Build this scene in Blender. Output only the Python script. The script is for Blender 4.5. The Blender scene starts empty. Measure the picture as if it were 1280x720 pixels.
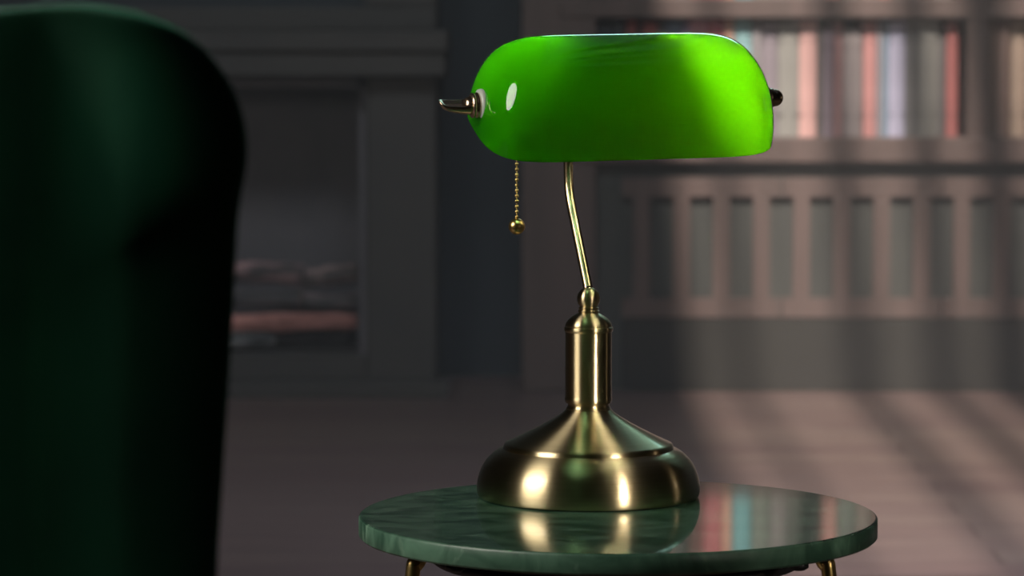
import bpy, bmesh, math, random
from mathutils import Vector, Matrix
random.seed(7)
PI = math.pi
R = math.radians
C = bpy.context.scene.collection
sc = bpy.context.scene

# ------------------------------------------------------------------ camera, world, light, exposure
F = 4340.0                      # focal length in pixels of a 1280 wide frame
PITCH = math.atan(349.0 / F)
CAM = Vector((0, 0, 0.901))
cd = bpy.data.cameras.new('camera')
cam = bpy.data.objects.new('camera', cd); C.objects.link(cam)
cam.location = CAM
cam.rotation_euler = (PI/2 - PITCH, 0, 0)
cd.sensor_width = 36; cd.lens = F / 1280 * 36
cd.dof.use_dof = True; cd.dof.focus_distance = 2.80; cd.dof.aperture_fstop = 9.8
cd.clip_start = 0.05
sc.camera = cam
sc.view_settings.view_transform = 'Standard'; sc.view_settings.look = 'None'
sc.view_settings.exposure = 0; sc.view_settings.gamma = 1
sc.view_settings.use_curve_mapping = False
sc.cycles.use_denoising = True
sc.cycles.max_bounces = 14; sc.cycles.transmission_bounces = 10; sc.cycles.diffuse_bounces = 6
sc.cycles.sample_clamp_indirect = 20

def at(px, py, Y):
    """room point at depth Y seen at pixel (px, py)"""
    dx = (px-640)/F; dz = -(py-360)/F
    d = Vector((dx, math.cos(PITCH)+dz*math.sin(PITCH), -math.sin(PITCH)+dz*math.cos(PITCH)))
    return CAM + d*(Y/d.y)

w = bpy.data.worlds.new('sky'); sc.world = w; w.use_nodes = True
w.node_tree.nodes['Background'].inputs[0].default_value = (0.62, 0.75, 1.0, 1)
w.node_tree.nodes['Background'].inputs[1].default_value = 0.06

def area(name, loc, target, sx, sy, power, col=(1, 1, 1), spread=180):
    l = bpy.data.lights.new(name, 'AREA'); l.shape = 'ELLIPSE'; l.size = sx; l.size_y = sy
    l.energy = power; l.color = col; l.spread = R(spread)
    o = bpy.data.objects.new(name, l); C.objects.link(o); o.location = loc
    o.rotation_euler = (Vector(target)-Vector(loc)).to_track_quat('-Z', 'Y').to_euler()
    return o

sun = bpy.data.lights.new('sun', 'SUN'); sun.energy = 7.0; sun.angle = R(1.6); sun.color = (1.0, 0.86, 0.76)
so = bpy.data.objects.new('sun', sun); C.objects.link(so)
so.rotation_euler = Vector((0.094, 1.0, -1.0)).to_track_quat('-Z', 'Y').to_euler()

LAMP = Vector((0.0629, 2.842, 0.50))
area('left_softbox_light', (-1.62, 2.02, 1.62), (0.05, 2.85, 0.62), 1.0, 1.1, 32, (1.0, 0.93, 0.84))  # unseen softbox for the left brass highlight, no window built
area('right_softbox_light', (1.20, 1.22, 0.90), (0.065, 2.84, 0.555), 0.13, 0.12, 0.085, (1.0, 0.90, 0.78), 9)  # narrow gridded softbox aimed at the lamp base, not a window
area('right_side_light', (2.3, 3.3, 1.0), (0.1, 2.85, 0.62), 0.07, 0.5, 0.35, (1.0, 0.82, 0.62))
area('rear_rim_light', (0.6, 6.4, 2.2), (0.1, 2.85, 0.75), 1.2, 0.5, 2.4, (0.50, 0.95, 0.9), 110)  # added backlight hanging in the room, edges the shade top; no window
area('chair_rim_light', (-0.9, 3.2, 1.9), (-0.22, 1.6, 0.85), 0.2, 0.3, 0.8, (0.8, 1.0, 0.95), 35)  # added light that rims only the chair, no window behind it
area('floor_fill_light', (3.6, 5.0, 1.6), (0.75, 5.45, 0.0), 0.5, 0.5, 9, (0.72, 0.8, 1.0), 45)  # added cool fill to brighten the near floor, no window there
area('room_fill_light', (-0.2, 5.4, 3.0), (-0.4, 8.3, 0.5), 2.6, 0.8, 13, (0.88, 0.94, 1.0), 120)  # unseen fill lifting the fireplace and back wall, not a fitting
area('chair_top_fill', (-0.19, 1.36, 1.9), (-0.178, 1.49, 0.87), 0.12, 0.12, 0.17, (0.85, 1.0, 0.95), 11)  # added narrow spot brightening the chair top, hangs from nothing

# ------------------------------------------------------------------ helpers
def nodes(name):
    m = bpy.data.materials.new(name); m.use_nodes = True
    nt = m.node_tree
    return m, nt, nt.nodes['Principled BSDF']

def noise_ramp(nt, c1, c2, scale=5, stretch=(1, 1, 1), detail=6, lo=0.35, hi=0.65, coord='Object', dist=0.0):
    tc = nt.nodes.new('ShaderNodeTexCoord'); mp = nt.nodes.new('ShaderNodeMapping')
    mp.inputs['Scale'].default_value = stretch
    nz = nt.nodes.new('ShaderNodeTexNoise'); nz.inputs['Scale'].default_value = scale
    nz.inputs['Detail'].default_value = detail; nz.inputs['Distortion'].default_value = dist
    cr = nt.nodes.new('ShaderNodeValToRGB')
    cr.color_ramp.elements[0].position = lo; cr.color_ramp.elements[0].color = (*c1, 1)
    cr.color_ramp.elements[1].position = hi; cr.color_ramp.elements[1].color = (*c2, 1)
    L = nt.links
    L.new(tc.outputs[coord], mp.inputs[0]); L.new(mp.outputs[0], nz.inputs['Vector'])
    L.new(nz.outputs['Fac'], cr.inputs[0])
    return cr, nz, mp

def mat(name, c1, c2=None, rough=0.6, scale=5, stretch=(1, 1, 1), spec=0.5, metal=0, bump=0.0, **k):
    m, nt, p = nodes(name)
    cr, nz, mp = noise_ramp(nt, c1, c2 or tuple(v*0.85 for v in c1), scale, stretch, **k)
    nt.links.new(cr.outputs[0], p.inputs['Base Color'])
    p.inputs['Roughness'].default_value = rough
    p.inputs['Specular IOR Level'].default_value = spec
    p.inputs['Metallic'].default_value = metal
    if bump:
        b = nt.nodes.new('ShaderNodeBump'); b.inputs['Strength'].default_value = bump; b.inputs['Distance'].default_value = 0.01
        nt.links.new(nz.outputs['Fac'], b.inputs['Height']); nt.links.new(b.outputs[0], p.inputs['Normal'])
    return m

def obj(name, bm, m, parent=None, smooth=False, bevel=0, angle=35):
    bmesh.ops.recalc_face_normals(bm, faces=bm.faces)
    me = bpy.data.meshes.new(name); bm.to_mesh(me); bm.free()
    o = bpy.data.objects.new(name, me); C.objects.link(o)
    for mm in (m if isinstance(m, (list, tuple)) else [m]): me.materials.append(mm)
    if smooth:
        for p in me.polygons: p.use_smooth = True
    if bevel:
        b = o.modifiers.new('bevel', 'BEVEL'); b.width = bevel; b.segments = 3; b.limit_method = 'ANGLE'; b.angle_limit = R(angle)
    if parent: o.parent = parent
    return o

def tag(o, label, cat, group=None, kind=None):
    o['label'] = label; o['category'] = cat
    if group: o['group'] = group
    if kind: o['kind'] = kind
    return o

def struct(o):
    o['kind'] = 'structure'
    return o

def empty(name, loc, label, cat, rotz=0, group=None):
    o = bpy.data.objects.new(name, None); C.objects.link(o); o.location = loc; o.rotation_euler = (0, 0, rotz)
    o.empty_display_size = 0.05
    return tag(o, label, cat, group)

def box(bm, x0, x1, y0, y1, z0, z1):
    v = [bm.verts.new((x, y, z)) for x in (x0, x1) for y in (y0, y1) for z in (z0, z1)]
    for f in ((0, 1, 3, 2), (4, 6, 7, 5), (0, 4, 5, 1), (2, 3, 7, 6), (0, 2, 6, 4), (1, 5, 7, 3)):
        bm.faces.new([v[i] for i in f])

def boxes(*bs):
    bm = bmesh.new()
    for b in bs: box(bm, *b)
    return bm

def lathe(prof, n=96, cap=True, bm=None, M=None):
    bm = bm or bmesh.new()
    M = M or Matrix()
    rings = []
    for r, z in prof:
        rings.append([bm.verts.new(M @ Vector((r*math.cos(2*PI*i/n), r*math.sin(2*PI*i/n), z))) for i in range(n)])
    for a, b in zip(rings, rings[1:]):
        for i in range(n): bm.faces.new((a[i], a[(i+1) % n], b[(i+1) % n], b[i]))
    if cap:
        bm.faces.new(rings[0]); bm.faces.new(rings[-1])
    return bm

def catmull(pts, sub=8):
    out = []
    P = [Vector(p) for p in pts]
    P = [P[0]*2-P[1]] + P + [P[-1]*2-P[-2]]
    for i in range(1, len(P)-2):
        for k in range(sub):
            t = k/sub; a, b, c, d = P[i-1:i+3]
            out.append(0.5*((2*b)+(c-a)*t+(2*a-5*b+4*c-d)*t*t+(3*b-a-3*c+d)*t**3))
    out.append(P[-2])
    return out

def tube(pts, rad, n=20, bm=None, cap=True):
    bm = bm or bmesh.new()
    pts = [Vector(p) for p in pts]
    rads = rad if isinstance(rad, (list, tuple)) else [rad]*len(pts)
    rings = []; up = None
    for i, p in enumerate(pts):
        t = (pts[min(i+1, len(pts)-1)]-pts[max(i-1, 0)]).normalized()
        if up is None:
            up = t.orthogonal().normalized()
        else:
            up = (up - t*up.dot(t)).normalized()
        s = t.cross(up)
        rings.append([bm.verts.new(p+rads[i]*(math.cos(2*PI*k/n)*up+math.sin(2*PI*k/n)*s)) for k in range(n)])
    for a, b in zip(rings, rings[1:]):
        for k in range(n): bm.faces.new((a[k], a[(k+1) % n], b[(k+1) % n], b[k]))
    if cap:
        bm.faces.new(rings[0]); bm.faces.new(rings[-1])
    return bm

# ------------------------------------------------------------------ materials
def brass_mat(name, base, dark, rough, aniso, streak=1.0):
    m, nt, p = nodes(name)
    cr, nz, mp = noise_ramp(nt, dark, base, 3.0, (1, 1, 260), 4, 0.2, 0.55)
    nt.links.new(cr.outputs[0], p.inputs['Base Color'])
    mr = nt.nodes.new('ShaderNodeMapRange'); mr.inputs['To Min'].default_value = rough*0.92; mr.inputs['To Max'].default_value = rough*1.1
    nt.links.new(nz.outputs['Fac'], mr.inputs['Value']); nt.links.new(mr.outputs[0], p.inputs['Roughness'])
    p.inputs['Metallic'].default_value = 1
    if aniso:
        p.inputs['Anisotropic'].default_value = aniso
        p.inputs['Anisotropic Rotation'].default_value = 0.25
        tg = nt.nodes.new('ShaderNodeTangent'); tg.direction_type = 'RADIAL'; tg.axis = 'Z'
        nt.links.new(tg.outputs[0], p.inputs['Tangent'])
        p.inputs['Coat Weight'].default_value = 0.35; p.inputs['Coat Roughness'].default_value = 0.08
    return m
BRASS = brass_mat('brushed_antique_brass', (0.56, 0.46, 0.27), (0.50, 0.40, 0.23), 0.32, 0.97)
BRASS_POLE = brass_mat('satin_brass', (0.60, 0.46, 0.27), (0.52, 0.40, 0.22), 0.2, 0)
BRASS_POL = brass_mat('polished_brass', (0.70, 0.50, 0.20), (0.60, 0.42, 0.15), 0.28, 0)
BRONZE = brass_mat('aged_bronze', (0.66, 0.52, 0.38), (0.52, 0.39, 0.26), 0.26, 0)
CERAMIC = mat('white_ceramic', (0.55, 0.58, 0.52), (0.5, 0.53, 0.48), rough=0.35)
BLACK = mat('black_rubber', (0.012, 0.012, 0.013), rough=0.5)
BULB = mat('frosted_bulb', (0.8, 0.8, 0.76), rough=0.3)

def marble(name, k, rough):
    m, nt, p = nodes(name)
    cr, nz, mp = noise_ramp(nt, (0.024*k, 0.066*k, 0.042*k), (0.085*k, 0.175*k, 0.118*k), 20, (1, 1.6, 1), 9, 0.38, 0.66, dist=1.2)
    cr2, nz2, mp2 = noise_ramp(nt, (0, 0, 0), (1, 1, 1), 16, (1, 2.2, 1), 8, 0.60, 0.74, dist=2.0)
    mx = nt.nodes.new('ShaderNodeMixRGB'); mx.inputs[2].default_value = (0.20*k, 0.32*k, 0.23*k, 1)
    mul = nt.nodes.new('ShaderNodeMath'); mul.operation = 'MULTIPLY'; mul.inputs[1].default_value = 0.55
    nt.links.new(cr2.outputs[0], mul.inputs[0]); nt.links.new(mul.outputs[0], mx.inputs[0])
    nt.links.new(cr.outputs[0], mx.inputs[1]); nt.links.new(mx.outputs[0], p.inputs['Base Color'])
    p.inputs['Roughness'].default_value = rough
    p.inputs['IOR'].default_value = 1.5
    return m
MARBLE = marble('green_marble', 1.0, 0.045)
MARBLE_EDGE = marble('honed_green_marble_edge', 1.25, 0.42)

def opal(name, tcol, dcol, trans, gloss_rough, coat):
    m = bpy.data.materials.new(name); m.use_nodes = True; nt = m.node_tree; nt.nodes.clear()
    N = nt.nodes.new; L = nt.links
    out = N('ShaderNodeOutputMaterial'); d = N('ShaderNodeBsdfDiffuse'); t = N('ShaderNodeBsdfTranslucent'); g = N('ShaderNodeBsdfGlossy')
    m1 = N('ShaderNodeMixShader'); m2 = N('ShaderNodeMixShader'); fr = N('ShaderNodeFresnel'); fr.inputs[0].default_value = 1.5
    d.inputs[0].default_value = (*dcol, 1); t.inputs[0].default_value = (*tcol, 1)
    g.inputs['Roughness'].default_value = gloss_rough; g.inputs[0].default_value = (coat, coat, coat, 1)
    m1.inputs[0].default_value = trans
    tc = N('ShaderNodeTexCoord'); nz = N('ShaderNodeTexNoise'); nz.inputs['Scale'].default_value = 30
    b = N('ShaderNodeBump'); b.inputs['Strength'].default_value = 0.01
    L.new(tc.outputs['Object'], nz.inputs['Vector']); L.new(nz.outputs['Fac'], b.inputs['Height']); L.new(b.outputs[0], g.inputs['Normal'])
    L.new(d.outputs[0], m1.inputs[1]); L.new(t.outputs[0], m1.inputs[2])
    L.new(fr.outputs[0], m2.inputs[0]); L.new(m1.outputs[0], m2.inputs[1]); L.new(g.outputs[0], m2.inputs[2]); L.new(m2.outputs[0], out.inputs[0])
    return m
SHADE_OUT = opal('green_cased_glass', (0.20, 0.90, 0.002), (0.012, 0.24, 0.001), 0.6, 0.03, 1.0)
SHADE_IN = opal('white_opal_glass_lining', (0.9, 0.92, 0.85), (0.62, 0.66, 0.58), 0.38, 0.1, 0.6)

def velvet():
    m, nt, p = nodes('green_velvet')
    cr, nz, mp = noise_ramp(nt, (0.002, 0.016, 0.007), (0.004, 0.030, 0.013), 9, (1, 1, 1), 5)
    nt.links.new(cr.outputs[0], p.inputs['Base Color'])
    p.inputs['Roughness'].default_value = 0.85; p.inputs['Specular IOR Level'].default_value = 0.1
    p.inputs['Sheen Weight'].default_value = 0.35; p.inputs['Sheen Roughness'].default_value = 0.35
    p.inputs['Sheen Tint'].default_value = (0.05, 0.45, 0.22, 1)
    return m
VELVET = velvet()
WALL = mat('navy_painted_wall', (0.030, 0.042, 0.052), (0.026, 0.037, 0.046), rough=0.8, scale=2)
PLASTER = mat('ceiling_plaster', (0.05, 0.05, 0.05), rough=0.9)
SIDEWALL = mat('dark_taupe_side_wall', (0.045, 0.042, 0.042), rough=0.85)
STONE = mat('charcoal_stone', (0.062, 0.060, 0.056), (0.052, 0.052, 0.050), rough=0.7, scale=6)
FIREBRICK = mat('sooty_firebox', (0.16, 0.152, 0.165), (0.14, 0.135, 0.15), rough=0.9, scale=12)
WOOD = mat('taupe_brown_bookcase_wood', (0.115, 0.082, 0.074), (0.09, 0.066, 0.059), rough=0.55, scale=4, stretch=(6, 6, 0.6))
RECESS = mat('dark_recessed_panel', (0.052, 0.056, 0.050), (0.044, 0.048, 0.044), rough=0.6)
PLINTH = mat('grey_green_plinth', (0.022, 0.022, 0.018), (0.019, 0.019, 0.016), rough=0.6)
def floor_mat():
    m, nt, p = nodes('dark_red_brown_wood_floor')
    tc = nt.nodes.new('ShaderNodeTexCoord'); br = nt.nodes.new('ShaderNodeTexBrick')
    br.inputs['Scale'].default_value = 1.0; br.inputs['Brick Width'].default_value = 1.6; br.inputs['Row Height'].default_value = 0.14
    br.inputs['Mortar Size'].default_value = 0.002; br.inputs['Color1'].default_value = (0.155, 0.105, 0.101, 1)
    br.inputs['Color2'].default_value = (0.195, 0.145, 0.130, 1); br.inputs['Mortar'].default_value = (0.03, 0.02, 0.02, 1)
    cr, nz, mp = noise_ramp(nt, (0.75, 0.75, 0.75), (1.1, 1.1, 1.05), 3, (1, 14, 1))
    mx = nt.nodes.new('ShaderNodeMixRGB'); mx.blend_type = 'MULTIPLY'; mx.inputs[0].default_value = 1
    nt.links.new(tc.outputs['Object'], br.inputs['Vector']); nt.links.new(br.outputs[0], mx.inputs[1]); nt.links.new(cr.outputs[0], mx.inputs[2])
    nt.links.new(mx.outputs[0], p.inputs['Base Color']); p.inputs['Roughness'].default_value = 0.42
    return m
FLOOR = floor_mat()

# ------------------------------------------------------------------ the room
X0, X1, Y0, YW, ZC = -3.6, 4.2, -2.6, 8.50, 3.2
struct(obj('floor', boxes((X0-.1, X1+.1, Y0-.1, YW+.1, -0.1, 0)), FLOOR))
struct(obj('wall_back', boxes((X0-.1, X1+.1, YW, YW+.1, 0, ZC+.1)), WALL))
struct(obj('wall_left', boxes((X0-.1, X0, Y0, YW, 0, ZC+.1)), SIDEWALL))
struct(obj('wall_right', boxes((X1, X1+.1, Y0, YW, 0, ZC+.1)), SIDEWALL))
struct(obj('wall_front', boxes((X0, X1, Y0-.1, Y0, 0, ZC+.1)), SIDEWALL))
# ceiling with a long skylight; the sun comes through it onto the bookcase and the floor before it
SX0, SX1, SY0, SY1 = 0.13, 1.60, 2.15, 7.6
struct(obj('ceiling', boxes((X0, SX0, Y0, YW, ZC, ZC+.1), (SX1, X1, Y0, YW, ZC, ZC+.1), (SX0, SX1, Y0, SY0, ZC, ZC+.1), (SX0, SX1, SY1, YW, ZC, ZC+.1)), PLASTER))
bars = []
for bx, bw in ((0.245, 0.045), (0.525, 0.070), (0.72, 0.07), (0.885, .11), (1.12, .05), (1.35, .05)):
    bars.append((bx-bw/2, bx+bw/2, SY0, SY1, ZC+0.02, ZC+0.06))
struct(obj('window_1', boxes(*bars), PLASTER))

HZ, nt_, p_ = nodes('thin_dust_haze'); nt_.nodes.remove(p_)
vs = nt_.nodes.new('ShaderNodeVolumeScatter'); vs.inputs['Density'].default_value = 0.020; vs.inputs['Color'].default_value = (0.95, 0.97, 1, 1)
nt_.links.new(vs.outputs[0], nt_.nodes['Material Output'].inputs['Volume'])
hz = obj('haze', boxes((X0+.01, X1-.01, 3.4, 8.0, 0.01, ZC-.01)), HZ)
tag(hz, 'thin dusty haze filling the far end of the room, lit in faint slanting shafts', 'haze', kind='stuff')

# ------------------------------------------------------------------ fireplace
YF = 8.12
def fx(px, Y=YF): return at(px, 200, Y).x
def fz(py, Y=YF): return at(640, py, Y).z
fp = empty('fireplace', (fx(130), YW, 0), 'dark charcoal stone fireplace with wide mantel, log-filled opening, behind the green chair', 'fireplace')
def rel(o, root):
    o.data.transform(Matrix.Translation(-root.location)); o.parent = root; return o
xl, xr = fx(-200), fx(458)
pl, pr = fx(-285), fx(545)
rel(obj('pilaster', boxes((xr, pr, YF, YW, 0, fz(95))), STONE, bevel=0.006), fp)
rel(obj('pilaster', boxes((pl, xl, YF, YW, 0, fz(95))), STONE, bevel=0.006), fp)
rel(obj('mantel', boxes((pl-.03, fx(557), YF-.055, YW, fz(95), fz(64)), (pl-.04, fx(560), YF-.07, YW, fz(64), fz(38))), STONE, bevel=0.006), fp)
rel(obj('overmantel_frame', boxes((pl, pr, YF+.05, YW, fz(38), fz(9)), (fx(455), pr, YF+.05, YW, fz(9), 2.3), (pl, fx(-195), YF+.05, YW, fz(9), 2.3), (pl, pr, YF+.05, YW, 2.3, 2.42)), STONE, bevel=0.006), fp)
rel(obj('overmantel_panel', boxes((fx(-195), fx(455), YF+.16, YW, fz(9), 2.3)), WALL), fp)
rel(obj('firebox', boxes((xl, xr, YW-.04, YW, fz(444), fz(95)), (xl, xl+.02, YF+.05, YW, fz(444), fz(95)), (xr-.02, xr, YF+.05, YW, fz(444), fz(95)), (xl, xr, YF+.05, YW, fz(110), fz(95))), FIREBRICK), fp)
rel(obj('hearth', boxes((xl, xr, YF-.0, YW, 0, fz(444))), STONE, bevel=0.004), fp)
rel(obj('hearth_slab', boxes((pl-.04, fx(562), YF-.10, YF, 0, fz(478, YF-.1))), STONE, bevel=0.004), fp)

def log_mesh(L, r, seed):
    rnd = random.Random(seed)
    bm = bmesh.new(); n = 22; m = 28
    ph = [rnd.uniform(0, 6) for _ in range(6)]
    rings = []
    for i in range(m+1):
        u = i/m
        rr = r*(1+0.10*math.sin(u*5+ph[0])+0.05*math.sin(u*17+ph[1]))
        ring = []
        for k in range(n):
            a = 2*PI*k/n
            q = rr*(1+0.07*math.sin(3*a+ph[2]+u*2)+0.05*math.sin(7*a+ph[3])+rnd.uniform(-.03, .03))
            ring.append(bm.verts.new(((u-.5)*L, q*math.cos(a)+0.15*r*math.sin(u*3+ph[4]), q*math.sin(a)+0.18*r*math.sin(u*4+ph[5]))))
        rings.append(ring)
    for a, b in zip(rings, rings[1:]):
        for k in range(n): bm.faces.new((a[k], a[(k+1) % n], b[(k+1) % n], b[k]))
    e0 = bm.faces.new(rings[0]); e1 = bm.faces.new(rings[-1]); e0.material_index = e1.material_index = 1
    return bm
LOGCUT = mat('pale_cut_wood', (0.30, 0.22, 0.17), rough=0.8, scale=40)
logs = [  # centre px, py, depth, length, radius, tilt, label, bark colours, with a reddish glow put into the pink ones
    (250, 424, 8.205, 0.36, 0.0165, 0, 'pale ashen log lying lowest and frontmost in the firewood pile', (0.70, 0.72, 0.72), (0.05, 0.055, 0.06)),
    (330, 420, 8.30, 0.40, 0.0165, 0, 'dark charred log at the very bottom, behind the pale ashen one', (0.10, 0.10, 0.11), (0.05, 0.05, 0.055)),
    (351, 403, 8.250, 0.365, 0.020, 1, 'reddish log running the full width of the pile, above the ashen one', (0.78, 0.38, 0.33), (0.34, 0.15, 0.13)),
    (288, 374, 8.275, 0.34, 0.022, -2, 'dark grey log in the middle of the firewood pile, nearest the green chair', (0.22, 0.19, 0.20), (0.07, 0.07, 0.075)),
    (400, 376, 8.340, 0.17, 0.020, 2, 'short dull log at the right, just above the reddish one', (0.34, 0.25, 0.25), (0.07, 0.07, 0.075)),
    (310, 341, 8.30, 0.27, 0.024, 3, 'pinkish log on top of the firewood pile, next to the green chair', (0.80, 0.50, 0.50), (0.09, 0.08, 0.085)),
    (408, 345, 8.355, 0.15, 0.022, -4, 'short dull brown log on top of the firewood pile, at its right end', (0.60, 0.42, 0.40), (0.09, 0.08, 0.08)),
]
for i, (px, py, Y, L, r, tl, lab, c1, c2) in enumerate(logs):
    bk = mat('log_bark_and_glow', c1, c2, rough=0.85, scale=9, stretch=(1, 3, 3), lo=0.35, hi=0.6)
    o = obj('fire_log', log_mesh(L, r, i), [bk, LOGCUT], smooth=True)
    o.location = at(px, py, Y); o.rotation_euler = (0, R(tl), R(2*tl))
    tag(o, lab, 'log', 'firewood logs piled in the fireplace')

# ------------------------------------------------------------------ bookcase
YB = 8.15          # front plane of the bookcase
def bx_(px): return at(px, 200, YB).x
def bz(py): return at(900, py, YB).z
bc = empty('bookcase', (bx_(1000), YW, 0), 'built-in brown wooden bookcase with panelled doors below, right of the fireplace', 'bookcase')
xL, xR = bx_(652), bx_(1900)
zs = [bz(172), bz(203), bz(22), bz(-5)]
H3 = zs[3]
posts = [(652, 745), (1208, 1234), (1700, 1726), (1850, 1900)]
for a, b in posts:
    rel(obj('upright', boxes((bx_(a), bx_(b), YB, YW, bz(203) if a > 652 else 0, 2.35)), WOOD, bevel=0.004), bc)
gap = zs[2]-zs[0]; th = 0.045
levels = [(zs[0]-(zs[0]-zs[1]), zs[0]), (zs[2], zs[2]+th)]
z = zs[2]+th
while z+gap+th < 2.4:
    levels.append((z+gap, z+gap+th)); z += gap+th
for a, b in levels:
    rel(obj('shelf', boxes((bx_(700), bx_(1880), YB-.006, YW-.02, a, b)), WOOD, bevel=0.003), bc)
rel(obj('back_panel', boxes((bx_(700), bx_(1880), YW-.03, YW, 0, 2.35)), WALL), bc)
rel(obj('cornice', boxes((xL-.02, xR+.02, YB-.03, YW, 2.35, 2.42)), WOOD, bevel=0.006), bc)
# lower cabinet: shadow gap, panelled doors, plinth
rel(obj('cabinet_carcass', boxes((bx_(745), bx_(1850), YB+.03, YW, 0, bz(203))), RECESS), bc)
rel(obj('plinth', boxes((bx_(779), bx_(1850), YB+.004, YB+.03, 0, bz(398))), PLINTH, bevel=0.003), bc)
P = 50.15; x = 802-P/2
while x < 1800:
    # one door: four narrow sunken panels between five upright bars
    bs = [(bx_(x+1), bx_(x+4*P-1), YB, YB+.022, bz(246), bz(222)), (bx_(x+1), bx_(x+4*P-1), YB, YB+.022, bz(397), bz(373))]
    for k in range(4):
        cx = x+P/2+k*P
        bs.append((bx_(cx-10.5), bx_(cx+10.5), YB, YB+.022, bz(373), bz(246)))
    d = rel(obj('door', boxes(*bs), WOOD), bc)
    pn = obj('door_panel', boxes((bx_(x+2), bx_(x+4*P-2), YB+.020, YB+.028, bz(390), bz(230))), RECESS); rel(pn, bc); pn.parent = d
    x += 4*P

# books
def book_mesh(w, d, h, bulge=0.004):
    """spine faces -y at y=0, rounded; covers and page block set in"""
    bm = bmesh.new(); n = 7
    prof = [(-w/2, d), (-w/2, 0.004)]
    for k in range(n+1):
        t = k/n; prof.append((-w/2+w*t, 0.004-bulge*math.sin(PI*t)))
    prof += [(w/2, 0.004), (w/2, d)]
    lo = [bm.verts.new((x_, y_, 0)) for x_, y_ in prof]; hi = [bm.verts.new((x_, y_, h)) for x_, y_ in prof]
    for i in range(len(prof)-1): bm.faces.new((lo[i], lo[i+1], hi[i+1], hi[i]))
    t_ = min(0.003, w*0.15)
    pr = [(w/2-t_, d), (w/2-t_, 0.008), (-w/2+t_, 0.008), (-w/2+t_, d)]
    # cover thickness ring bottom/top
    lo2 = [bm.verts.new((x_, y_, 0)) for x_, y_ in pr]; hi2 = [bm.verts.new((x_, y_, h)) for x_, y_ in pr]
    for i in range(3): bm.faces.new((lo2[i], lo2[i+1], hi2[i+1], hi2[i]))
    bm.faces.new(lo+lo2); bm.faces.new(hi+hi2)
    bm.faces.new((lo[-1], lo2[0], hi2[0], hi[-1])); bm.faces.new((lo[0], lo2[-1], hi2[-1], hi[0]))
    return bm
def lin(c): return tuple(((v/255)/12.92 if v/255 <= .04045 else ((v/255+.055)/1.055)**2.4) for v in c)
PAGES = mat('book_pages', (0.45, 0.41, 0.33), rough=0.9, scale=60, stretch=(12, 1, 1))
def add_book(px0, px1, col, zb, h, label, group, parts=True, gain=1.75):
    w_ = bx_(px1)-bx_(px0)-0.0012
    c = tuple(min(0.85, v*gain) for v in lin(col))
    m = mat('book_cloth', c, tuple(v*0.86 for v in c), rough=0.6, scale=14)
    o = obj('book', book_mesh(w_, 0.19, h), m)
    o.location = ((bx_(px0)+bx_(px1))/2, YB+0.03+random.uniform(0, .012), zb+.0005)
    tag(o, label, 'book', group)
    if parts:
        p_ = obj('page_block', boxes((-w_/2+min(.003, w_*.15)+.0003, w_/2-min(.003, w_*.15)-.0003, 0.0085, 0.186, 0.003, h-.005)), PAGES, o)
        if w_ > 0.025:
            dk = mat('spine_band', tuple(v*0.6 for v in c), rough=0.5)
            for zz in (0.18, 0.82):
                obj('spine_band', boxes((-w_*.49, w_*.49, 0.0005, 0.004, h*zz, h*zz+.006)), dk, o)
    return o
shelf1 = [
    (748, 764, (40, 44, 50), 'navy'), (765, 782, (44, 46, 50), 'charcoal'),
    (783, 796, (112, 62, 60), 'brick red'), (796, 803, (50, 48, 50), 'slim black'), (804, 822, (124, 72, 70), 'light red'), (822, 833, (72, 70, 72), 'slim grey'),
    (833, 853, (84, 98, 112), 'slate blue'), (853, 862, (96, 86, 108), 'slim violet'), (862, 884, (150, 106, 116), 'dusty pink'),
    (884, 905, (128, 66, 76), 'crimson'), (905, 918, (150, 118, 104), 'peach'), (918, 940, (104, 136, 138), 'teal'),
    (940, 953, (106, 104, 106), 'pale grey'), (953, 973, (104, 98, 104), 'mauve grey'), (973, 1000, (106, 106, 102), 'thick stone grey'),
    (1000, 1022, (156, 124, 120), 'pale pink'), (1022, 1029, (70, 70, 68), 'slim dark grey'), (1029, 1043, (100, 90, 98), 'mauve'),
    (1043, 1055, (120, 92, 92), 'faded red'), (1055, 1079, (104, 98, 98), 'warm grey'), (1080, 1096, (138, 98, 96), 'salmon'),
    (1096, 1105, (104, 100, 104), 'slim silver grey'), (1105, 1112, (96, 114, 128), 'slim steel blue'), (1112, 1133, (130, 130, 148), 'pale lavender'),
    (1133, 1150, (78, 78, 78), 'dark grey'), (1150, 1174, (98, 98, 94), 'mid grey'), (1174, 1184, (74, 72, 72), 'slim graphite'),
    (1184, 1199, (116, 68, 66), 'deep red')]
def shelf_books(lst, zb, group, where, vis=True):
    for i, (a, b, col, nm) in enumerate(lst):
        l = lst[i-1][3] if i else None; r_ = lst[i+1][3] if i+1 < len(lst) else None
        if l and r_: lab = f'{nm} book between the {l} and {r_} books {where}'
        elif r_: lab = f'{nm} book at the left end of its row {where}'
        else: lab = f'{nm} book at the right end of its row {where}'
        h = gap*random.uniform(0.955, 0.985) if nm not in ('warm grey', 'slim graphite', 'mauve') else gap*0.90
        add_book(a, b, col, zb, h, lab, group)
shelf_books(shelf1, zs[0], 'books on the sunlit shelf', 'on the shelf')
shelf1b = [(1236, 1248, (84, 70, 62), 'brown'), (1249, 1264, (92, 76, 70), 'reddish brown'), (1265, 1284, (118, 104, 92), 'tan'), (1285, 1300, (92, 80, 74), 'umber'), (1301, 1322, (110, 96, 90), 'fawn'), (1323, 1340, (80, 92, 96), 'blue grey')]
shelf_books(shelf1b, zs[0], 'books right of the upright', 'beyond the right upright')
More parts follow.
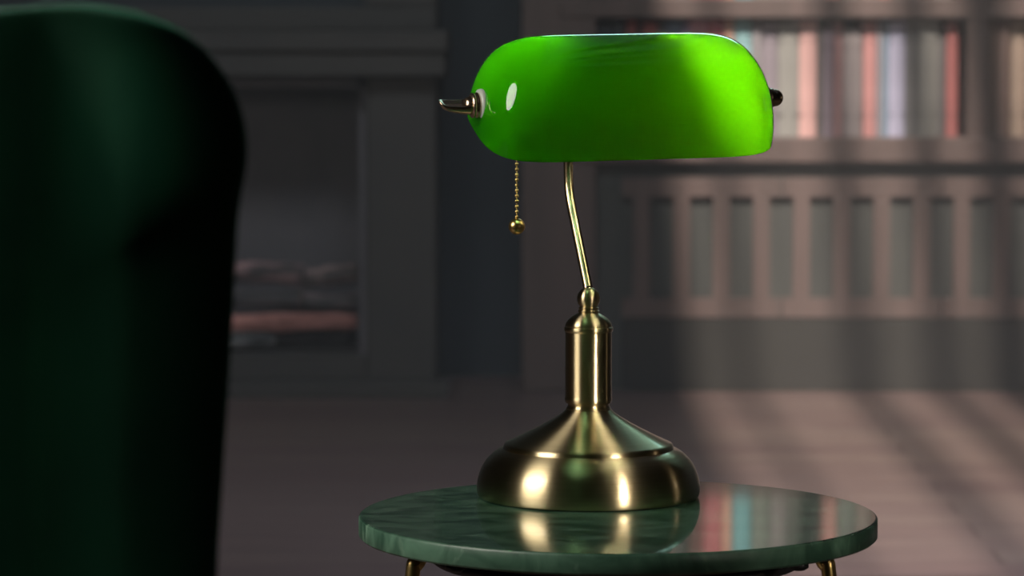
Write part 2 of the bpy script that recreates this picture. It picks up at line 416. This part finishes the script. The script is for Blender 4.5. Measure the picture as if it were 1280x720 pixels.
# shelf above the frame, mirrored in the marble
shelf2 = [(c[0], c[1], c[2], c[3]) for c in shelf1[2:]]
for (a, b, col, nm) in shelf2:
    pass
ups = [(760, 782, (70, 60, 60)), (783, 800, (90, 70, 70)), (801, 822, (84, 80, 80)), (823, 845, (100, 90, 84)), (846, 862, (90, 86, 86)), (863, 880, (120, 84, 84)), (881, 905, (140, 82, 86)), (906, 918, (160, 124, 110)), (919, 942, (88, 130, 134)),
       (943, 965, (90, 96, 90)), (966, 990, (96, 92, 92)), (991, 1012, (90, 90, 86)), (1013, 1030, (92, 86, 86)), (1031, 1050, (156, 118, 112)), (1051, 1075, (84, 88, 84)), (1076, 1098, (100, 90, 86)), (1099, 1115, (130, 92, 88)), (1116, 1140, (96, 94, 90)), (1141, 1165, (84, 76, 74)), (1166, 1190, (98, 98, 96))]
for lv in (zs[2]+th, zs[2]+th+gap+th):
    for (a, b, col) in ups:
        add_book(a, b, col, lv, gap*random.uniform(.93, .985), 'cloth-bound book on a high shelf, seen only as a streak mirrored in the marble', 'books on the high shelves', parts=False)

# ------------------------------------------------------------------ side table
TX, TY, TZ, TR, TT = at(772, 649, 2.743).x, 2.743, 0.50, 0.2062, 0.0165
tb = empty('side_table', (TX, TY, 0), 'small round side table with dark green marble top and slim brass legs, under the lamp', 'table')
prof = [(0.0, TZ-TT), (TR-.0015, TZ-TT), (TR, TZ-TT+.0015), (TR, TZ-.0018), (TR-.0006, TZ-.0006), (TR-.0018, TZ), (0.0, TZ)]
def lathe_closed(prof, n):
    bm = lathe([p for p in prof if p[0] > 0], n)
    return bm
top = obj('marble_top', lathe_closed(prof, 160), [MARBLE, MARBLE_EDGE], tb, smooth=True)
for p in top.data.polygons:
    if abs(p.normal.z) < 0.5: p.material_index = 1
for p in top.data.polygons: p.use_smooth = abs(p.normal.z) < 0.3
DARKWOOD = mat('dark_red_brown_underboard', (0.035, 0.014, 0.010), rough=0.6)
ub = obj('underboard', lathe([(0.150, TZ-TT-.011), (0.152, TZ-TT-.009), (0.152, TZ-TT-.0014), (0.198, TZ-TT-.0012), (0.198, TZ-TT-.0002), (0.19, TZ-TT-.0002)], 96), DARKWOOD, tb)
tb_ring = obj('frame_ring', tube([(0.145*math.cos(a), 0.145*math.sin(a), TZ-TT-.016) for a in [2*PI*i/64 for i in range(65)]], 0.005, 12), BLACK, tb, smooth=True)
for k, ang in enumerate((-28, -152, 90)):
    a = R(ang); dx, dy = math.cos(a), math.sin(a)
    pts = catmull([(dx*.172, dy*.172, TZ-TT-.0016), (dx*.178, dy*.178, TZ-TT-.010), (dx*.183, dy*.183, TZ-TT-.026), (dx*.192, dy*.192, .30), (dx*.21, dy*.21, .012)], 10)
    lg = obj('leg', tube(pts, 0.0058, 18), BRASS_POL, tb, smooth=True)
    obj('foot_cap', lathe([(0.007, 0), (0.0085, .002), (0.0085, .012), (.006, .014)], 24, M=Matrix.Translation((dx*.21, dy*.21, 0))), BLACK, lg, smooth=True)
for ang in (-134, -43, 50, 140):
    a = R(ang)
    obj('bumper', lathe([(0.005, TZ-TT-.0085), (0.008, TZ-TT-.0065), (0.008, TZ-TT-.0012)], 20, M=Matrix.Translation((math.cos(a)*.183, math.sin(a)*.183, 0))), BLACK, tb, smooth=True)

# ------------------------------------------------------------------ banker's lamp
lamp = empty('desk_lamp', LAMP, 'antique brass banker lamp with green glass shade, standing on the marble table', 'lamp')
S = 2.842/F
def pr_(pts): return [(r*S, z*S*1.01) for r, z in pts]
base_prof = pr_([(60, 1.0), (134, 0.6), (138, 1.2), (139.5, 3), (140.5, 8), (140.6, 14), (139.8, 21), (138, 28), (135, 36), (131, 43), (126, 49), (120, 54.5), (114, 58.5), (109, 60.5), (107.5, 61),
                 (107, 62.5), (106.5, 65), (105, 67), (102, 68.2), (99, 69.5), (84, 76.5), (68, 84.5), (54, 92), (42, 99), (34, 104.5), (29.5, 108.5), (28.5, 109.5)])
def lathe_part(name, prof, m, parent, n=128, smooth=True, split=45):
    o = obj(name, lathe(prof, n), m, parent, smooth=smooth)
    if split:
        e = o.modifiers.new('edge', 'EDGE_SPLIT'); e.split_angle = R(split)
    return o
lathe_part('base', base_prof, BRASS, lamp)
lathe_part('stem', pr_([(20, 108), (28, 109.4), (28.2, 111), (26.6, 113), (26, 115.5), (26.8, 117), (28.8, 118), (29.5, 120), (30, 123), (29.4, 125), (29.3, 127), (29.3, 206),
                        (30.6, 207.2), (31, 209.5), (30.6, 212), (29, 213), (29.4, 214), (28.6, 217), (25.5, 221.5), (21, 225.2), (16, 228), (14, 229), (12.4, 230), (13.6, 231.5), (13.6, 232.8), (11.4, 234), (12.8, 235.4), (12.8, 236.6), (10.6, 237.8)]), BRASS, lamp)
bm = bmesh.new(); bmesh.ops.create_uvsphere(bm, u_segments=40, v_segments=24, radius=14.6*S)
bl = obj('ball_joint', bm, BRASS, lamp, smooth=True); bl.location = (0, 0, 247.5*S*1.01)

TH = R(17)                         # shade turned: its left end comes towards the camera
axis = Vector((math.cos(TH), math.sin(TH), 0)); front = Vector((math.sin(TH), -math.cos(TH), 0)); up = Vector((0, 0, 1))
FWD = 0.050
shade_c = front*FWD + axis*0.0125 + up*(0.3265)     # centre of the arm axis, lamp local
# shade frame
TILT = R(24)
ROLL = R(0.9)
Msh = Matrix.Translation(shade_c) @ Matrix.Rotation(TH, 4, 'Z') @ Matrix.Rotation(-ROLL, 4, 'Y') @ Matrix.Rotation(TILT, 4, 'X')
# local: x axis, -y front, z up
A, B, Cc = 0.1225, 0.060, 0.076
ZR = -0.0225                        # rim plane
def shade_pt(u, t, off=0):
    a, b, c = A-off, B-off, Cc-off
    s = math.sin(u*PI/2)           # -1..1
    x = a*s
    q = min(1, abs(s))
    fw = (1-q**7)**(1/2.0) if q < 1 else 0
    fv = (1-q**8)**(1/3.0) if q < 1 else 0
    ct, st = math.cos(t), math.sin(t)
    e = 0.86
    y = -b*fv*math.copysign(abs(ct)**e, ct)
    z = c*fw*(abs(st)**e)
    # straight skirt below the dome: widen slightly towards the rim
    return Vector((x, y, z+ZR))
def shade_mesh():
    bm = bmesh.new(); NU, NT = 96, 72
    def layer(off, mi):
        g = []
        for i in range(NU+1):
            u = -1+2*i/NU
            row = [bm.verts.new(shade_pt(u, PI*j/NT, off)) for j in range(NT+1)] if 0 < i < NU else [bm.verts.new(shade_pt(u, PI/2, off))]
            g.append(row)
        for i in range(NU):
            r0, r1 = g[i], g[i+1]
            for j in range(NT):
                if len(r0) == 1: f = bm.faces.new((r0[0], r1[j+1], r1[j]))
                elif len(r1) == 1: f = bm.faces.new((r0[j], r0[j+1], r1[0]))
                else: f = bm.faces.new((r0[j], r0[j+1], r1[j+1], r1[j]))
                f.material_index = mi
        return g
    go = layer(0, 0); gi = layer(0.0032, 1)
    def rim(g): return [g[0][0]]+[r[0] for r in g[1:-1]]+[g[-1][0]]+[r[-1] for r in reversed(g[1:-1])]
    ro, ri = rim(go), rim(gi)
    for k in range(len(ro)):
        f = bm.faces.new((ro[k], ro[(k+1) % len(ro)], ri[(k+1) % len(ro)], ri[k])); f.material_index = 0
    return bm
sh = obj('glass_shade', shade_mesh(), [SHADE_OUT, SHADE_IN], lamp, smooth=True)
sh.matrix_local = Msh
e = sh.modifiers.new('edge', 'EDGE_SPLIT'); e.split_angle = R(60)

# pole: from the ball it leans back, straightens behind the shade and bends forward into the socket
def LP(f, z, a=0): return front*f + axis*a + up*z
pole_pts = catmull([LP(0.0, 0.170), LP(-0.017, 0.195), LP(-0.034, 0.220), LP(-0.049, 0.243), LP(-0.0540, 0.262), LP(-0.0535, 0.288), LP(-0.047, 0.312), LP(-0.030, 0.332), LP(-0.005, 0.338), LP(FWD-0.016, 0.334, 0.0125)], 10)
obj('pole', tube(pole_pts, 6.1*S, 28), BRASS_POLE, lamp, smooth=True)
# arms through both ends of the shade
RM = Msh @ Matrix.Rotation(PI/2, 4, 'Y')        # local z of lathe -> along the axis (+x)
def ax_lathe(name, prof, m, n=40, sgn=1, parent=lamp):
    M = Msh @ Matrix.Rotation(sgn*PI/2, 4, 'Y')
    return obj(name, lathe(prof, n, M=M), m, parent, smooth=True)
ax_lathe('arm', [(0.0045, -A-0.006), (0.0045, -.03)], BRASS_POLE)
ax_lathe('arm', [(0.0045, 0.03), (0.0045, A+0.006)], BRASS_POLE)
ax_lathe('socket', [(0.010, -0.052), (0.017, -0.048), (0.019, -0.03), (0.019, 0.005), (0.016, 0.012), (0.016, 0.022), (0.009, 0.022)], BRASS_POLE)
bb = ax_lathe('bulb', [(0.011, 0.022), (0.012, 0.030), (0.015, 0.034), (0.0155, 0.038), (0.013, 0.043), (0.007, 0.046), (0.002, 0.047)], BULB)
for sgn in (1, -1):
    ax_lathe('end_washer', [(0.006, A-0.010), (0.0128, A-.0085), (0.0132, A-0.003), (0.0126, A-.001), (0.005, A-0.0005)], CERAMIC, sgn=sgn)
    ax_lathe('end_cap', [(0.010, A-.001), (0.0104, A+.0006), (0.0085, A+.003), (0.0075, A+.004), (0.008, A+.0055), (0.0065, A+.008), (0.006, A+.010)], BRONZE, sgn=sgn)
# curled thumb knobs on the arm ends
def scoop_knob():
    # a short tapering thumb piece, hollowed on top, on a round flange
    bm = lathe([(0.0100, 0), (0.0100, .0015), (0.0080, .003)], 32, M=Msh @ Matrix.Translation((-(A+.003), 0, 0)) @ Matrix.Rotation(-PI/2, 4, 'Y'))
    N, K, Ln = 24, 28, 0.0262
    rings = []
    for i in range(N+1):
        s_ = i/N
        w_ = 0.0078*(1-0.12*s_)*math.sqrt(max(0.0, 1-s_**8))+0.0003
        d_ = (0.0060+0.0068*(1-s_**1.6))*math.sqrt(max(0.0, 1-s_**10))+0.0003
        hollow = 0.45*d_*min(1, s_*5)*min(1, (1-s_)*5)
        top = 0.0062-0.0012*s_
        ring = []
        for k in range(K):
            a = 2*PI*k/K
            y_ = w_*math.cos(a); z_ = math.sin(a)
            z_ = top-d_/2+z_*d_/2 if z_ < 0 else top-d_/2+z_*(d_/2-hollow*(1-(abs(math.cos(a)))**2))
            ring.append(bm.verts.new(Msh @ Vector((-(A+.006)-Ln*s_, y_, z_))))
        rings.append(ring)
    for a, b in zip(rings, rings[1:]):
        for k in range(K): bm.faces.new((a[k], a[(k+1) % K], b[(k+1) % K], b[k]))
    bm.faces.new(rings[0]); bm.faces.new(rings[-1])
    return obj('thumb_knob', bm, BRONZE, lamp, smooth=True)
scoop_knob()
bm = bmesh.new(); bmesh.ops.create_uvsphere(bm, u_segments=28, v_segments=18, radius=0.0070)
bmesh.ops.transform(bm, matrix=Msh @ Matrix.Translation((A+.0080, 0, 0)), verts=bm.verts)
obj('thumb_knob', bm, BRONZE, lamp, smooth=True)

# pull chain
ch = at(646, 240, 2.80) - LAMP
cx, cy = ch.x, ch.y
zb_ball = (at(646, 283, 2.80)-LAMP).z
bm = bmesh.new()
step = 6.55*S; z = zb_ball+10*S+1.5*S; k = 0
while z < shade_c.z-0.012 and k < 60:
    bmesh.ops.create_icosphere(bm, subdivisions=2, radius=2.55*S, matrix=Matrix.Translation((cx, cy, z)))
    bmesh.ops.create_cone(bm, cap_ends=True, segments=8, radius1=0.9*S, radius2=0.9*S, depth=step, matrix=Matrix.Translation((cx, cy, z+step/2)))
    z += step; k += 1
chain = obj('pull_chain', bm, BRASS_POL, lamp, smooth=True)
bm = bmesh.new(); bmesh.ops.create_uvsphere(bm, u_segments=32, v_segments=20, radius=10.2*S, matrix=Matrix.Translation((cx, cy, zb_ball)))
obj('pull_ball', bm, BRASS_POL, chain, smooth=True)

# the lamp's own light, from its bulb, thrown towards the right end of the shade
sp = bpy.data.lights.new('bulb_light', 'SPOT'); sp.energy = 7.6; sp.color = (1.0, 0.96, 0.8); sp.spot_size = R(172); sp.spot_blend = 1.0; sp.shadow_soft_size = 0.012
spo = bpy.data.objects.new('bulb_light', sp); C.objects.link(spo); spo.parent = lamp
spo.location = Msh @ Vector((0.036, 0.022, 0.026))
dirv = (Msh.to_3x3() @ Vector((1, 0, 0.2))).normalized()
spo.rotation_euler = dirv.to_track_quat('-Z', 'Y').to_euler()

s2 = bpy.data.lights.new('shade_left_fill', 'SPOT'); s2.energy = 0.5; s2.color = (0.5, 1.0, 0.7); s2.spot_size = R(165); s2.spot_blend = 1; s2.shadow_soft_size = 0.012  # added fill greening the left shoulder of the shade, no bulb there
s2o = bpy.data.objects.new('shade_left_fill', s2); C.objects.link(s2o); s2o.parent = lamp
s2o.location = Msh @ Vector((-0.058, 0.022, 0.018))
s2o.rotation_euler = (Msh.to_3x3() @ Vector((-0.7, -0.05, 0.8))).normalized().to_track_quat('-Z', 'Y').to_euler()

# ------------------------------------------------------------------ green velvet armchair (foreground left), its back towards the camera
YC = 1.56
sC = YC/F
def cpt(px, py): return ((px-640)*sC, CAM.z+(11-py)*sC)
edge = [(248, 720), (256, 600), (263, 500), (269, 400), (275, 300), (280, 258), (285, 232), (287.5, 205), (287, 180), (282, 150), (272, 120), (256, 92), (236, 66), (208, 42), (175, 25), (140, 13), (100, 6.5), (60, 5), (20, 7.5), (-30, 11), (-100, 14), (-300, 12), (-500, 6), (-700, 1)]
chair = empty('armchair', (-0.46, YC+0.35, 0), 'dark green velvet armchair seen from behind at the left edge, nearest the camera', 'chair')
def right_edge():
    pts = catmull([(cpt(*p)[0], 0, cpt(*p)[1]) for p in edge], 6)
    return pts
def chair_back():
    """plan grid: for every height a half-width; the shell is curved and has a fat rolled edge"""
    E = right_edge()
    xc = -0.50
    def hw(z):                     # outer half width at height z
        best = None
        for a, b in zip(E, E[1:]):
            if (a.z-z)*(b.z-z) <= 0 and abs(a.z-b.z) > 1e-9:
                t = (z-a.z)/(b.z-a.z); x_ = a.x+(b.x-a.x)*t
                best = x_ if best is None else max(best, x_)
        return best
    bm = bmesh.new()
    # columns follow the outline fan-wise: u across (0 centre..1 edge), v up along the outline
    NV, NU, NS = 90, 40, 14
    zmin, ztop = 0.40, CAM.z+(11-1)*sC
    # top height for each x
    def topz(x_):
        best = None
        for a, b in zip(E, E[1:]):
            if (a.x-x_)*(b.x-x_) <= 0 and abs(a.x-b.x) > 1e-9:
                t = (x_-a.x)/(b.x-a.x); z_ = a.z+(b.z-a.z)*t
                best = z_ if best is None else max(best, z_)
        return best
    # outline loop, right half, from bottom to centre top; mirrored for the left half
    o = [Vector((cpt(248, 720)[0]-.012, 0, 0.40)), Vector((cpt(248, 720)[0]-.006, 0, 0.52))] + [Vector((p.x, 0, p.z)) for p in E if p.x > xc]
    left = [Vector((2*xc-p.x, 0, p.z)) for p in reversed(o)]
    loop = o+left
    n = len(loop)
    cen = Vector((xc, 0, 0.62))
    def surf(u, side, p):
        q = cen.lerp(p, u)
        # closer to the rim the cushion rounds off
        th_ = 0.055*(max(0, 1-u**5))**0.5
        d = abs(q.x-xc)/0.37
        roll = 0.034*math.exp(-((d-0.895)/0.062)**2)*min(1, (1-u**8)*1.5)
        groove = -0.020*math.exp(-((d-0.755)/0.04)**2)*(1-u**10)
        curve = 0.10*d*d              # shell wraps forward (away from the camera) at its sides
        y = curve + (-(th_+roll+groove) if side < 0 else th_)
        return Vector((q.x, y, q.z))
    us = [1-(1-i/NU)**2 for i in range(NU+1)]
    gr = {}
    for side in (-1, 1):
        for iu, u in enumerate(us):
            for k, p in enumerate(loop):
                if iu == NU and side == 1: gr[(side, iu, k)] = gr[(-1, iu, k)]
                elif iu == 0: gr[(side, iu, k)] = gr.get((side, 0, 0)) or bm.verts.new(surf(0, side, loop[0]))
                else: gr[(side, iu, k)] = bm.verts.new(surf(u, side, p))
        for iu in range(NU):
            for k in range(n):
                k2 = (k+1) % n
                vs = [gr[(side, iu, k)], gr[(side, iu, k2)], gr[(side, iu+1, k2)], gr[(side, iu+1, k)]]
                uq = []
                for v in vs:
                    if v not in uq: uq.append(v)
                if len(uq) > 2: bm.faces.new(uq)
    return bm
cb = obj('backrest', chair_back(), VELVET, smooth=True)
for v in cb.data.vertices: v.co.y += YC
# turn slightly about its right edge, so the right side recedes to the left
piv = Vector((cpt(287, 200)[0], YC, 0))
cb.data.transform(Matrix.Translation(-chair.location))
cb.parent = chair
def rbox(name, x0, x1, y0, y1, z0, z1, bev):
    o = obj(name, boxes((x0, x1, y0, y1, z0, z1)), VELVET, chair)
    b = o.modifiers.new('bevel', 'BEVEL'); b.width = bev; b.segments = 6
    for p in o.data.polygons: p.use_smooth = True
    return o
rbox('seat_cushion', -0.27, 0.22, -0.26, 0.34, 0.32, 0.46, 0.05)
rbox('seat_base', -0.30, 0.25, -0.30, 0.33, 0.16, 0.32, 0.03)
rbox('armrest', -0.36, -0.26, -0.26, 0.32, 0.17, 0.60, 0.045)
rbox('armrest', 0.19, 0.28, -0.26, 0.18, 0.17, 0.60, 0.042)
WLEG = mat('dark_stained_wood', (0.03, 0.018, 0.012), rough=0.4)
for sx, sy in ((-.27, -.25), (.21, -.25), (-.27, .28), (.21, .28)):
    obj('leg', lathe([(0.011, 0), (0.014, .02), (0.021, .15), (0.022, .17)], 24, M=Matrix.Translation((sx, sy, 0))), WLEG, chair, smooth=True)
